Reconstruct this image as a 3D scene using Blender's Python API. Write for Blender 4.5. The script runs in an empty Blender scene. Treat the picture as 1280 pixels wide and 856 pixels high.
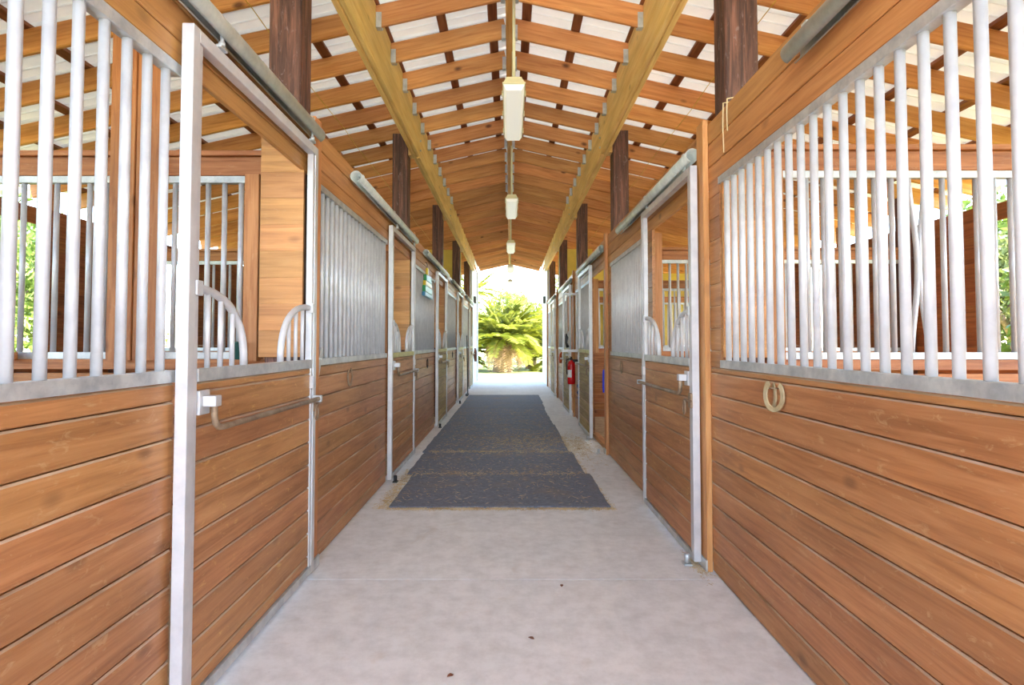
import bpy, bmesh, math, random
from mathutils import Vector, Matrix, Quaternion
random.seed(7)
SC = bpy.context.scene
C = SC.collection
R = math.radians

# ------------------------------------------------------------------ camera, world, sun, exposure
FPX = 730.0; TILT = R(2.0); CAMH = 1.35
cam_d = bpy.data.cameras.new('camera'); cam = bpy.data.objects.new('camera', cam_d); C.objects.link(cam)
cam.location = (0, 0, CAMH); cam.rotation_euler = (R(90) + TILT, 0, 0)
cam_d.sensor_width = 36.0; cam_d.lens = FPX / 1280 * 36.0
cam_d.shift_x = 3.0 / 1280; cam_d.shift_y = -24.5 / 1280
cam_d.clip_start = 0.05; cam_d.clip_end = 400
SC.camera = cam

SUN_EL, SUN_H = R(48), Vector((0.74, -0.67))
world = bpy.data.worlds.new('world'); SC.world = world; world.use_nodes = True
wn = world.node_tree.nodes; wl = world.node_tree.links
bg = wn['Background']
sky = wn.new('ShaderNodeTexSky'); sky.sky_type = 'NISHITA'; sky.sun_disc = False
sky.sun_elevation = SUN_EL; sky.sun_rotation = math.atan2(SUN_H.x, SUN_H.y)
sky.air_density = 1.0; sky.dust_density = 0.8; sky.ozone_density = 1.0
wl.new(sky.outputs[0], bg.inputs[0]); bg.inputs[1].default_value = 0.25
sun_d = bpy.data.lights.new('sun', 'SUN'); sun = bpy.data.objects.new('sun', sun_d); C.objects.link(sun)
sun_d.energy = 5.2; sun_d.angle = R(0.6); sun_d.color = (1.0, 0.97, 0.92)
sv = Vector((SUN_H.x * math.cos(SUN_EL), SUN_H.y * math.cos(SUN_EL), math.sin(SUN_EL)))
sun.rotation_euler = (-sv).to_track_quat('-Z', 'Y').to_euler(); sun.location = sv * 60
SC.view_settings.view_transform = 'Standard'; SC.view_settings.look = 'None'
SC.view_settings.gamma = 1.0; SC.view_settings.use_curve_mapping = False
SC.view_settings.exposure = 3.08

# ------------------------------------------------------------------ materials
def lin(c):
    return tuple((v / 12.92 if v <= 0.04045 else ((v + 0.055) / 1.055) ** 2.4) for v in (c[0]/255, c[1]/255, c[2]/255)) + (1,)
class NT:
    def __init__(s, name):
        s.m = bpy.data.materials.new(name); s.m.use_nodes = True
        s.t = s.m.node_tree; s.b = s.t.nodes['Principled BSDF']
    def n(s, typ, **kw):
        o = s.t.nodes.new(typ)
        for k, v in kw.items(): setattr(o, k, v)
        return o
    def l(s, a, b): s.t.links.new(a, b)
    def coords(s, scale, rnd=17.0):
        tc = s.n('ShaderNodeTexCoord'); oi = s.n('ShaderNodeObjectInfo')
        mu = s.n('ShaderNodeMath', operation='MULTIPLY'); s.l(oi.outputs['Random'], mu.inputs[0]); mu.inputs[1].default_value = rnd
        ad = s.n('ShaderNodeVectorMath', operation='ADD'); s.l(tc.outputs['Object'], ad.inputs[0]); s.l(mu.outputs[0], ad.inputs[1])
        mp = s.n('ShaderNodeMapping'); s.l(ad.outputs[0], mp.inputs[0]); mp.inputs['Scale'].default_value = scale
        return mp.outputs[0], oi.outputs['Random'], ad.outputs[0]
    def noise(s, vec, sc, det=3, ro=.6, dist=0):
        o = s.n('ShaderNodeTexNoise'); o.inputs['Scale'].default_value = sc; o.inputs['Detail'].default_value = det
        o.inputs['Roughness'].default_value = ro; o.inputs['Distortion'].default_value = dist; s.l(vec, o.inputs['Vector']); return o.outputs['Fac']
    def ramp(s, fac, pts):
        o = s.n('ShaderNodeValToRGB'); e = o.color_ramp.elements
        while len(e) < len(pts): e.new(.5)
        for i, (p, c) in enumerate(pts): e[i].position = p; e[i].color = c
        s.l(fac, o.inputs[0]); return o.outputs[0]
    def mix(s, fac, a, b, mode='MIX'):
        o = s.n('ShaderNodeMix', data_type='RGBA', blend_type=mode)
        for sock, v in ((o.inputs[0], fac), (o.inputs[6], a), (o.inputs[7], b)):
            if hasattr(v, 'is_output') or isinstance(v, bpy.types.NodeSocket): s.l(v, sock)
            else: sock.default_value = v
        return o.outputs[2]
    def bump(s, h, st, d=.01):
        o = s.n('ShaderNodeBump'); o.inputs['Strength'].default_value = st; o.inputs['Distance'].default_value = d
        s.l(h, o.inputs['Height']); s.l(o.outputs[0], s.b.inputs['Normal'])
    def set(s, **kw):
        for k, v in kw.items():
            k = k.replace('_', ' ')
            if isinstance(v, bpy.types.NodeSocket): s.l(v, s.b.inputs[k])
            else: s.b.inputs[k].default_value = v
        return s.m
G1 = (0,0,0,1); W1 = (1,1,1,1)

def wood(name, dark, mid, light, rough=.5, knots=.6, wear=0.0, wearc=(214,186,140), var=.12, bump=.25):
    t = NT(name)
    v, rnd, raw = t.coords((22, 1.3, 22))
    g = t.noise(v, 1.6, 5, .62, .6)
    col = t.ramp(g, [(.28, lin(dark)), (.5, lin(mid)), (.74, lin(light))])
    # broad colour drift along the board
    mp = t.n('ShaderNodeMapping'); t.l(raw, mp.inputs[0]); mp.inputs['Scale'].default_value = (3, .55, 3)
    b = t.noise(mp.outputs[0], 1.7, 2)
    dr = t.ramp(b, [(.3, (.82,.8,.78,1)), (.7, (1.1,1.1,1.1,1))])
    col = t.mix(1.0, col, dr, 'MULTIPLY')
    # knots
    if knots:
        vk = t.n('ShaderNodeMapping'); t.l(raw, vk.inputs[0]); vk.inputs['Scale'].default_value = (3.1, 1.7, 3.1)
        vo = t.n('ShaderNodeTexVoronoi'); vo.inputs['Scale'].default_value = 1.25; t.l(vk.outputs[0], vo.inputs['Vector'])
        kf = t.ramp(vo.outputs['Distance'], [(.045, (knots,)*3 + (1,)), (.12, G1)])
        col = t.mix(kf, col, lin((dark[0]*.55, dark[1]*.5, dark[2]*.5)))
    # per-board variation
    hv = t.n('ShaderNodeHueSaturation'); t.l(col, hv.inputs['Color'])
    mr = t.n('ShaderNodeMapRange'); t.l(rnd, mr.inputs[0]); mr.inputs[3].default_value = 1 - var; mr.inputs[4].default_value = 1 + var
    t.l(mr.outputs[0], hv.inputs['Value'])
    wn_ = t.n('ShaderNodeTexWhiteNoise', noise_dimensions='1D'); t.l(rnd, wn_.inputs['W'])
    mr2 = t.n('ShaderNodeMapRange'); t.l(wn_.outputs['Value'], mr2.inputs[0]); mr2.inputs[3].default_value = .496; mr2.inputs[4].default_value = .507
    t.l(mr2.outputs[0], hv.inputs['Hue']); col = hv.outputs[0]
    if wear:
        ws = t.n('ShaderNodeMapping'); t.l(raw, ws.inputs[0]); ws.inputs['Scale'].default_value = (9, 3.2, 9); ws.inputs['Rotation'].default_value = (.5, 0, 0)
        w = t.noise(ws.outputs[0], 3.0, 6, .7, 1.2)
        wf = t.ramp(w, [(.585, G1), (.68, (wear,)*3 + (1,))])
        col = t.mix(wf, col, lin(wearc))
    t.bump(g, bump, .004)
    return t.set(Base_Color=col, Roughness=rough)

M = {}
M['plank'] = wood('stained_plank', (150,98,58), (179,124,78), (196,143,97), .42, .5, .35)
M['door_plank'] = wood('door_plank', (150,99,59), (181,126,80), (199,146,100), .45, .4, .55, (220,180,110))
M['header'] = wood('header_plank', (174,118,66), (198,140,82), (212,157,100), .45, .5, .1)
M['jamb'] = wood('jamb_wood', (170,110,62), (196,136,82), (214,160,106), .55, .3, .2)
M['rafter'] = wood('rafter_pine', (184,114,60), (208,142,80), (222,162,100), .6, .9, 0, var=.22)
M['beam'] = wood('beam_pine', (224,176,100), (238,198,124), (246,212,146), .6, .5, 0, var=.06)
M['purlin'] = wood('purlin_treated', (110,62,36), (140,84,52), (160,104,68), .7, .4, 0)
M['post'] = wood('post_creosote', (36,22,22), (84,54,46), (138,94,78), .6, .9, .6, (134,118,118), bump=.8)
M['partition'] = wood('partition_plank', (140,82,44), (178,114,66), (200,138,86), .55, .6, .2)
M['outer'] = wood('outer_plank', (118,64,34), (152,88,48), (176,110,66), .6, .6, .1)
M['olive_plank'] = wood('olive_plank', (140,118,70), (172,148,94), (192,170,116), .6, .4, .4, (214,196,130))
M['lit_dust'] = wood('lit_dusty_edge', (150,120,92), (186,158,130), (206,184,160), .8, 0, 0)  # pale dust plus caught light, put into the upward plank chamfers
M['ridge'] = wood('ridge_pine', (186,130,66), (206,152,84), (222,172,104), .6, .4, 0)

def steel(name, c1, c2, metal, rough, sp=60):
    t = NT(name); v, rnd, raw = t.coords((1,1,1))
    vo = t.n('ShaderNodeTexVoronoi'); vo.inputs['Scale'].default_value = sp; t.l(raw, vo.inputs['Vector'])
    n = t.noise(raw, 9, 4)
    f = t.mix(.9, vo.outputs['Color'], n)
    bw = t.n('ShaderNodeRGBToBW'); t.l(f, bw.inputs[0])
    col = t.ramp(bw.outputs[0], [(.3, lin(c1)), (.65, lin(c2))])
    return t.set(Base_Color=col, Metallic=metal, Roughness=rough)
M['white_steel'] = steel('white_steel', (192,193,197), (212,212,214), .2, .38, 20)
M['bar_steel'] = steel('bar_steel', (194,197,203), (214,217,221), .2, .38, 25)
M['galv'] = steel('galvanised_steel', (168,176,182), (212,216,216), .45, .42, 70)
M['pipe'] = steel('track_pipe', (176,184,180), (212,216,210), .3, .45, 80)
M['iron'] = steel('rusty_iron', (120,92,70), (170,150,126), .5, .55, 40)
M['shoe'] = steel('old_horseshoe', (150,132,96), (200,186,150), .25, .55, 40)
M['black'] = NT('black_rubber').set(Base_Color=lin((26,26,28)), Roughness=.5)
M['dark_iron'] = NT('dark_iron').set(Base_Color=lin((40,36,34)), Roughness=.5, Metallic=.4)

def simple(name, c, rough=.5, metal=0, amt=.12, sc=8):
    t = NT(name); v, rnd, raw = t.coords((1,1,1)); n = t.noise(raw, sc, 4)
    a = lin([max(0, x*(1-amt)) for x in c]); b = lin([min(255, x*(1+amt*.6)) for x in c])
    return t.set(Base_Color=t.ramp(n, [(.3, a), (.7, b)]), Roughness=rough, Metallic=metal)
M['sheet'] = simple('roof_sheet_white', (240,238,230), .45, 0, .04, 3)
_t = M['sheet'].node_tree; _b = _t.nodes['Principled BSDF']; _ts = _t.nodes.new('ShaderNodeBsdfTranslucent'); _ts.inputs[0].default_value = (.95,.92,.80,1)
_mx = _t.nodes.new('ShaderNodeMixShader'); _mx.inputs[0].default_value = .03  # slight translucency added to the metal sheets as overhead fill light
_t.links.new(_b.outputs[0], _mx.inputs[1]); _t.links.new(_ts.outputs[0], _mx.inputs[2]); _t.links.new(_mx.outputs[0], _t.nodes['Material Output'].inputs[0])
M['white_wall'] = simple('white_paint', (226,226,222), .6, 0, .08, 2)
M['yellow_wall'] = simple('yellow_paint', (226,200,92), .6, 0, .08, 2)
M['housing'] = simple('lamp_housing_cream', (222,214,172), .5, 0, .05)
M['pvc'] = simple('cream_pvc', (220,214,180), .45, 0, .05)
M['red'] = simple('red_enamel', (206,24,30), .25, 0, .04)
M['sill_yellow'] = simple('sill_yellow_reflection', (206,202,140), .5, .1, .1)  # yellow reflection from the grass, put into the far sill colour
M['grout'] = simple('joint_grout', (92,88,84), .9, 0, .1)
M['label_white'] = simple('paper_white', (232,230,226), .6, 0, .05)
M['blue'] = simple('blue_plastic', (28,52,214), .35, 0, .06)
M['blue_rope'] = simple('blue_rope', (70,104,150), .7, 0, .2, 60)
M['orange'] = simple('orange_nylon', (214,92,34), .6, 0, .1)
M['brown_leather'] = simple('brown_leather', (112,60,36), .55, 0, .15)
M['green_plastic'] = simple('dark_green_plastic', (28,80,76), .4, 0, .1)
M['grey_plastic'] = simple('dark_grey_plastic', (64,72,74), .5, 0, .1)
M['pkg_green'] = simple('package_green', (36,150,84), .35, 0, .06)
M['pkg_yellow'] = simple('package_yellow', (240,206,40), .35, 0, .05)
M['pkg_blue'] = simple('package_blue', (60,140,190), .35, 0, .05)
M['wire'] = simple('yellow_wire', (214,176,60), .5, 0, .05)
M['cord'] = simple('pale_cord', (226,206,160), .6, 0, .05)
M['lampbox'] = simple('lamp_box_grey', (96,100,98), .5, 0, .1)
t = NT('diffuser'); t.set(Base_Color=lin((238,236,224)), Roughness=.35); t.b.inputs['Emission Color'].default_value = (1,.97,.88,1); t.b.inputs['Emission Strength'].default_value = .05; M['diffuser'] = t.m

t = NT('concrete'); tc = t.n('ShaderNodeTexCoord'); gp = t.n('ShaderNodeNewGeometry').outputs['Position']
n1 = t.noise(gp, 1.1, 6, .65); n2 = t.noise(gp, 9, 5, .7); n3 = t.noise(gp, 60, 3)
col = t.ramp(n1, [(.3, lin((216,219,220))), (.5, lin((228,230,230))), (.72, lin((238,240,240)))])
col = t.mix(.35, col, t.ramp(n2, [(.3, lin((176,174,170))), (.6, lin((240,240,240)))]))
st = t.noise(gp, 2.3, 4, .6, 1.0); col = t.mix(t.ramp(st, [(.62, G1), (.75, (.28,)*3+(1,))]), col, lin((176,152,120)))
sp = t.noise(gp, 34, 4, .75); col = t.mix(t.ramp(sp, [(.68, G1), (.75, (.4,)*3+(1,))]), col, lin((128,118,106)))
t.bump(n3, .15, .003); M['concrete'] = t.set(Base_Color=col, Roughness=.75)

t = NT('rubber_mat'); gp = t.n('ShaderNodeNewGeometry').outputs['Position']
n1 = t.noise(gp, 2.2, 5, .65, .5); n2 = t.noise(gp, 28, 5, .75); n3 = t.noise(gp, 140, 2)
col = t.ramp(n2, [(.3, lin((92,98,112))), (.6, lin((120,126,142))), (.8, lin((150,154,166)))])
col = t.mix(t.ramp(n1, [(.52, G1), (.74, (.45,)*3+(1,))]), col, lin((150,130,98)))
t.bump(n3, .5, .003); M['mat'] = t.set(Base_Color=col, Roughness=.8)

t = NT('stall_dirt'); gp = t.n('ShaderNodeNewGeometry').outputs['Position']; n1 = t.noise(gp, 7, 6, .7)
M['dirt'] = t.set(Base_Color=t.ramp(n1, [(.3, lin((150,124,92))), (.7, lin((196,170,132)))]), Roughness=.95)
t = NT('lawn'); gp = t.n('ShaderNodeNewGeometry').outputs['Position']; n1 = t.noise(gp, .6, 6, .7); n2 = t.noise(gp, 25, 3)
col = t.ramp(n1, [(.3, lin((118,128,52))), (.6, lin((148,152,76))), (.8, lin((176,170,106)))])
M['lawn'] = t.set(Base_Color=t.mix(.3, col, t.ramp(n2, [(.3, lin((92,108,40))), (.7, lin((164,160,90)))])), Roughness=.95)
def leaf(name, a, b, tr=.35):
    t = NT(name); v, rnd, raw = t.coords((1,1,1)); n = t.noise(raw, 3.5, 3)
    col = t.ramp(n, [(.3, lin(a)), (.7, lin(b))])
    t.set(Base_Color=col, Roughness=.5)
    ts = t.n('ShaderNodeBsdfTranslucent'); t.l(col, ts.inputs[0]); mx = t.n('ShaderNodeMixShader'); mx.inputs[0].default_value = tr
    out = t.t.nodes['Material Output']; t.l(t.b.outputs[0], mx.inputs[1]); t.l(ts.outputs[0], mx.inputs[2]); t.l(mx.outputs[0], out.inputs[0]); return t.m
M['frond'] = leaf('palm_frond', (104,116,28), (150,148,46), .4)
M['frond_dry'] = leaf('dry_frond', (146,112,80), (180,146,108), .25)
M['leaf_a'] = leaf('tree_leaf', (74,98,34), (124,140,60))
M['leaf_b'] = leaf('tree_leaf_olive', (96,108,52), (142,146,82))
M['trunk'] = wood('palm_trunk', (120,96,78), (156,130,108), (186,162,138), .85, .4, 0, bump=1.0)
t = NT('straw'); oi = t.n('ShaderNodeTexCoord'); n = t.noise(oi.outputs['Object'], 6, 2); M['straw'] = t.set(Base_Color=t.ramp(n, [(.3, lin((176,150,108))), (.7, lin((222,202,160)))]), Roughness=.8)

# ------------------------------------------------------------------ object helpers
WM = {}
def link(name, data, loc=(0,0,0), rot=(0,0,0), parent=None, mat=None):
    o = bpy.data.objects.new(name, data); C.objects.link(o)
    loc = Vector(loc); o.rotation_euler = rot
    if parent is not None:
        o.parent = parent; o.matrix_parent_inverse = WM[parent.name].inverted()
    o.location = loc
    WM[o.name] = Matrix.LocRotScale(loc, o.rotation_euler.to_quaternion(), None)
    if data is not None and mat is not None and not data.materials: data.materials.append(M[mat])
    return o
def tag(o, label=None, cat=None, group=None, kind=None):
    if label: o['label'] = label
    if cat: o['category'] = cat
    if group: o['group'] = group
    if kind: o['kind'] = kind
    return o
def thing(name, loc, label, cat, group=None):
    return tag(link(name, None, loc), label, cat, group, 'thing')
CACHE = {}
def bm_mesh(name, bm, smooth=False):
    me = bpy.data.meshes.new(name); bm.normal_update(); bm.to_mesh(me); bm.free()
    if smooth:
        for p in me.polygons: p.use_smooth = True
    return me
def lumber_mesh(L, W, T, ch, mat):
    lit_dust = mat in ('plank', 'door_plank', 'olive_plank')
    """board: length on local Y, width on local Z, thickness on local X, chamfered long edges"""
    k = ('l', round(L,3), round(W,3), round(T,3), ch, mat)
    if k in CACHE: return CACHE[k]
    a, b = T/2, W/2
    sec = [(-a+ch,-b),(a-ch,-b),(a,-b+ch),(a,b-ch),(a-ch,b),(-a+ch,b),(-a,b-ch),(-a,-b+ch)]
    v = [(x, -L/2, z) for x, z in sec] + [(x, L/2, z) for x, z in sec]
    f = [tuple(range(8)), tuple(range(15, 7, -1))] + [(i, 8+i, 8+(i+1) % 8, (i+1) % 8) for i in range(8)]
    me = bpy.data.meshes.new('board'); me.from_pydata(v, [], f); me.update(); me.materials.append(M[mat])
    if lit_dust:
        me.materials.append(M['lit_dust']); me.polygons[2+3].material_index = 1; me.polygons[2+5].material_index = 1
    CACHE[k] = me; return me
RY, RX_, RZ_ = (0,0,0), (0,0,R(90)), (R(90),0,0)
def lumber(name, c, L, W, T, mat, parent=None, rot=RY, ch=.003):
    return link(name, lumber_mesh(L, W, T, ch, mat), c, rot, parent)
def box_mesh(sx, sy, sz, mat, ch=.002):
    k = ('b', round(sx,4), round(sy,4), round(sz,4), mat, ch)
    if k in CACHE: return CACHE[k]
    bm = bmesh.new(); bmesh.ops.create_cube(bm, size=1); bmesh.ops.scale(bm, vec=(sx,sy,sz), verts=bm.verts)
    if ch: bmesh.ops.bevel(bm, geom=bm.edges[:], offset=min(ch, min(sx,sy,sz)*.3), segments=1, affect='EDGES')
    me = bm_mesh('block', bm); me.materials.append(M[mat]); CACHE[k] = me; return me
def box(name, lo, hi, mat, parent=None, ch=.002):
    c = [(a+b)/2 for a, b in zip(lo, hi)]
    return link(name, box_mesh(*[abs(b-a) for a, b in zip(lo, hi)], mat, ch), c, (0,0,0), parent)
def tube_bm(bm, pts, r, n=10, cap=True, closed=False):
    pts = [Vector(p) for p in pts]; rings = []
    rr = r if isinstance(r, (list, tuple)) else [r]*len(pts)
    t0 = (pts[1]-pts[0]).normalized(); nrm = t0.orthogonal().normalized()
    for i, p in enumerate(pts):
        if closed: tg = (pts[(i+1) % len(pts)] - pts[i-1]).normalized()
        else: tg = (pts[min(i+1, len(pts)-1)] - pts[max(i-1, 0)]).normalized()
        nrm = (nrm - tg*nrm.dot(tg)).normalized(); bi = tg.cross(nrm)
        rings.append([bm.verts.new(p + (nrm*math.cos(2*math.pi*k/n) + bi*math.sin(2*math.pi*k/n))*rr[i]) for k in range(n)])
    m = len(rings)
    for i in range(m if closed else m-1):
        a, b = rings[i], rings[(i+1) % m]
        for k in range(n): bm.faces.new((a[k], a[(k+1) % n], b[(k+1) % n], b[k]))
    if cap and not closed:
        bm.faces.new(rings[0][::-1]); bm.faces.new(rings[-1])
def tube(name, pts, r, mat, parent=None, n=10, org=None, closed=False):
    o = Vector(org if org is not None else pts[0]); bm = bmesh.new()
    tube_bm(bm, [Vector(p)-o for p in pts], r, n, True, closed)
    me = bm_mesh(name, bm, True); me.materials.append(M[mat]); return link(name, me, o, (0,0,0), parent)
def bar_mesh(L, r, mat, n=12):
    k = ('r', round(L,3), r, mat, n)
    if k in CACHE: return CACHE[k]
    bm = bmesh.new(); tube_bm(bm, [(0,0,0),(0,0,L)], r, n); me = bm_mesh('bar', bm, True); me.materials.append(M[mat]); CACHE[k] = me; return me
def vbar(name, x, y, z0, z1, r, mat, parent): return link(name, bar_mesh(z1-z0, r, mat), (x,y,z0), (0,0,0), parent)
def lathe(name, prof, mat, loc, parent=None, n=20, rot=(0,0,0)):
    bm = bmesh.new(); rings = [[bm.verts.new((r*math.cos(2*math.pi*k/n), r*math.sin(2*math.pi*k/n), z)) for k in range(n)] for r, z in prof]
    for a, b in zip(rings, rings[1:]):
        for k in range(n): bm.faces.new((a[k], a[(k+1) % n], b[(k+1) % n], b[k]))
    bm.faces.new(rings[0][::-1]); bm.faces.new(rings[-1])
    me = bm_mesh(name, bm, True); me.materials.append(M[mat]); return link(name, me, loc, rot, parent)
def multibox(name, boxes, mat, parent=None):
    bm = bmesh.new()
    for lo, hi in boxes:
        r = bmesh.ops.create_cube(bm, size=1); vs = r['verts']
        bmesh.ops.scale(bm, vec=[abs(b-a) for a, b in zip(lo, hi)], verts=vs); bmesh.ops.translate(bm, vec=[(a+b)/2 for a, b in zip(lo, hi)], verts=vs)
    me = bm_mesh(name, bm); me.materials.append(M[mat]); return link(name, me, (0,0,0), (0,0,0), parent)

D = [0, 3.62, 7.28, 11.02, 14.82]            # stall pitch along the aisle
ORD = ['nearest', 'second', 'third', 'fourth', 'farthest']
Y_END = 21.4; Y_FRONT = -3.1
WF = 1.205                                    # aisle face of the stall fronts
XO = 4.86                                     # outer wall
SIDES = {
 'left':  dict(s=-1, face=1.142, door0=2.075, dw=1.38, dtop=2.51, gtop=2.362, hz=[2.455, 2.58, 2.70], j0=1.141, pipe=2.597, post0=3.42, jamb0=3.475),
 'right': dict(s=1,  face=1.115, door0=3.575, dw=1.36, dtop=2.45, gtop=2.305, hz=[2.41, 2.55, 2.68], j0=1.176, pipe=2.53, post0=3.31, jamb0=3.50),
}
SLOPE = .225; RB = 4.22                       # rafter bottom at ridge
def raf(x): return RB - SLOPE*abs(x)

# ------------------------------------------------------------------ floor and ground
ground = tag(link('ground', box_mesh(140, 170, .1, 'lawn', 0), (0, 30, -.13)), 'grassy ground around the barn', None, None, 'structure')
floor = tag(link('floor', box_mesh(2*XO, Y_END - Y_FRONT, .06, 'dirt', 0), (0, (Y_END+Y_FRONT)/2, -.045)), 'pale concrete aisle floor between the stalls', None, None, 'structure')
ys = [-16, -9, -3.1, -.27, 3.39, 7.05, 10.7, 14.35, 18.0, 21.6, 23.4]
for a, b in zip(ys, ys[1:]):
    wx = 1.26 if a > -4 and b < 20 else (1.6 if a > 0 else 3.5)  # wide slabs behind the viewpoint are unseen, added to bounce sunlight inside
    box('slab', (-wx, a+.005, -.05), (wx, b-.005, 0), 'concrete', floor, 0)
multibox('joint_filler', [((-1.26, y-.02, -.05), (1.26, y+.02, -.006)) for y in ys[3:9]], 'grout', floor)

# ------------------------------------------------------------------ stall fronts
walls = {}
for side, S in SIDES.items():
    s = S['s']
    pans = []                                  # (y0, y1) fixed panels
    if side == 'left':
        pans = [(0.0, 2.10)] + [(S['jamb0'] + .12 + D[k], S['door0'] + D[k+1] + .02) for k in range(4)]
    else:
        pans = [(1.30, 3.50)] + [(S['door0'] + S['dw'] - .02 + D[k], S['jamb0'] + D[k+1]) for k in range(4)]
        pans.append((S['door0'] + S['dw'] - .02 + D[3] + 3.7, 18.4)) if False else None
    pans = [p for p in pans if p]
    S['pans'] = pans
    back = []
    for a, b in pans:
        back.append(((s*(WF+.026), a, .0), (s*(WF+.034), b, 1.20)))
    y_lo, y_hi = pans[0][0], 18.45
    back.append(((s*(WF+.026), y_lo, S['gtop']+.02), (s*(WF+.034), y_hi, S['hz'][-1]-.01)))
    w = tag(multibox('wall_' + side, back, 'purlin'), 'stained plank stall fronts along the %s of the aisle' % side, None, None, 'structure')
    walls[side] = w
    for pi, (a, b) in enumerate(pans):
        # lower boards
        zt = 1.208; z = S['j0']; edges = [zt]
        while z > .03: edges.append(z); z -= .13
        edges.append(.004)
        for hi, lo in zip(edges, edges[1:]):
            if hi - lo < .02: continue
            lumber('plank', (s*(WF+.0125), (a+b)/2, (hi+lo)/2), b-a, hi-lo-.004, .025, 'plank', w, RY, .006)
        # short boards beside the grille
        if side == 'right':
            g0, g1 = a + .16, b - .17
            if pi == 0: g0 = a
            z = S['j0'] + .13
            cells = [1.208]
            while z < S['gtop']: cells.append(z); z += .13
            cells.append(S['gtop'] + .02)
            for y0, y1 in ((a, g0), (g1, b)):
                if y1 - y0 < .05: continue
                for lo, hi in zip(cells, cells[1:]):
                    lumber('short_plank', (s*(WF+.0125), (y0+y1)/2, (hi+lo)/2), y1-y0, hi-lo-.0006, .025, 'plank', w, RY, .005)
                yy = y1 - .03 if y0 == a else y0 + .03
                lumber('stud', (s*(WF+.07), yy, (1.208+S['gtop'])/2), S['gtop']-1.208, .045, .085, 'jamb', w, RZ_)
        else: g0, g1 = a, b
        # grille
        lab = {('left',0): 'white barred stall grille at the left edge, left of the nearest left door',
               ('right',0): 'white barred stall grille at the right edge above the two horseshoes'}.get((side, pi),
               'white barred stall grille between the %s and %s doors on the %s' % (ORD[pi-1] if side == 'left' else ORD[pi-1], ORD[pi] , side))
        g = thing('stall_grille', (s*WF, (g0+g1)/2, 1.208), lab, 'grille', 'grilles in the stall fronts')
        xf = s*(WF-.004)
        box('bottom_rail', (s*(WF-.008), g0, 1.210), (s*(WF+.036), g1, 1.254), 'galv', g)
        box('top_rail', (s*(WF-.008), g0, S['gtop']-.042), (s*(WF+.036), g1, S['gtop']), 'galv', g)
        n = int((g1-g0-.08)/.104); off = (g1-g0 - n*.104)/2
        for i in range(n+1):
            vbar('bar', s*(WF+.014), g0+off+i*.104, 1.252, S['gtop']-.04, .0158, 'bar_steel', g)
    # unseen boarded stall front added behind the viewpoint to block light
    ye = pans[0][0] - .004
    for i in range(21):
        lumber('plank', (s*(WF+.0125), (Y_FRONT+.3+ye)/2, .065+.13*i), ye-Y_FRONT-.3, .126, .025, 'plank', w, RY, .006)
    # header boards above grilles and doors
    cuts = [y_lo] + [S['jamb0'] + .06 + D[k] for k in range(5) if S['jamb0'] + .06 + D[k] < y_hi-.3 and S['jamb0']+.06+D[k] > y_lo+.3] + [y_hi]
    hz = [S['gtop'] + .003] + S['hz']
    for a, b in zip(cuts, cuts[1:]):
        for lo, hi in zip(hz, hz[1:]):
            lumber('header_plank', (s*(WF+.0125), (a+b)/2, (lo+hi)/2), b-a-.004, hi-lo-.005, .025, 'header', w, RY, .004)
    # jamb posts
    for k in range(5):
        y = S['jamb0'] + D[k]
        xi = WF - .035
        jp = lumber('jamb_post', (s*(xi+.017), y+.06, S['hz'][-1]/2 + .01), S['hz'][-1] + .02, .12, .034, 'jamb', w, RZ_, .004)
        box('foot_bracket', (s*(xi-.012), y-.01, .004), (s*(xi-.001), y+.13, .07), 'galv', jp)

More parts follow.
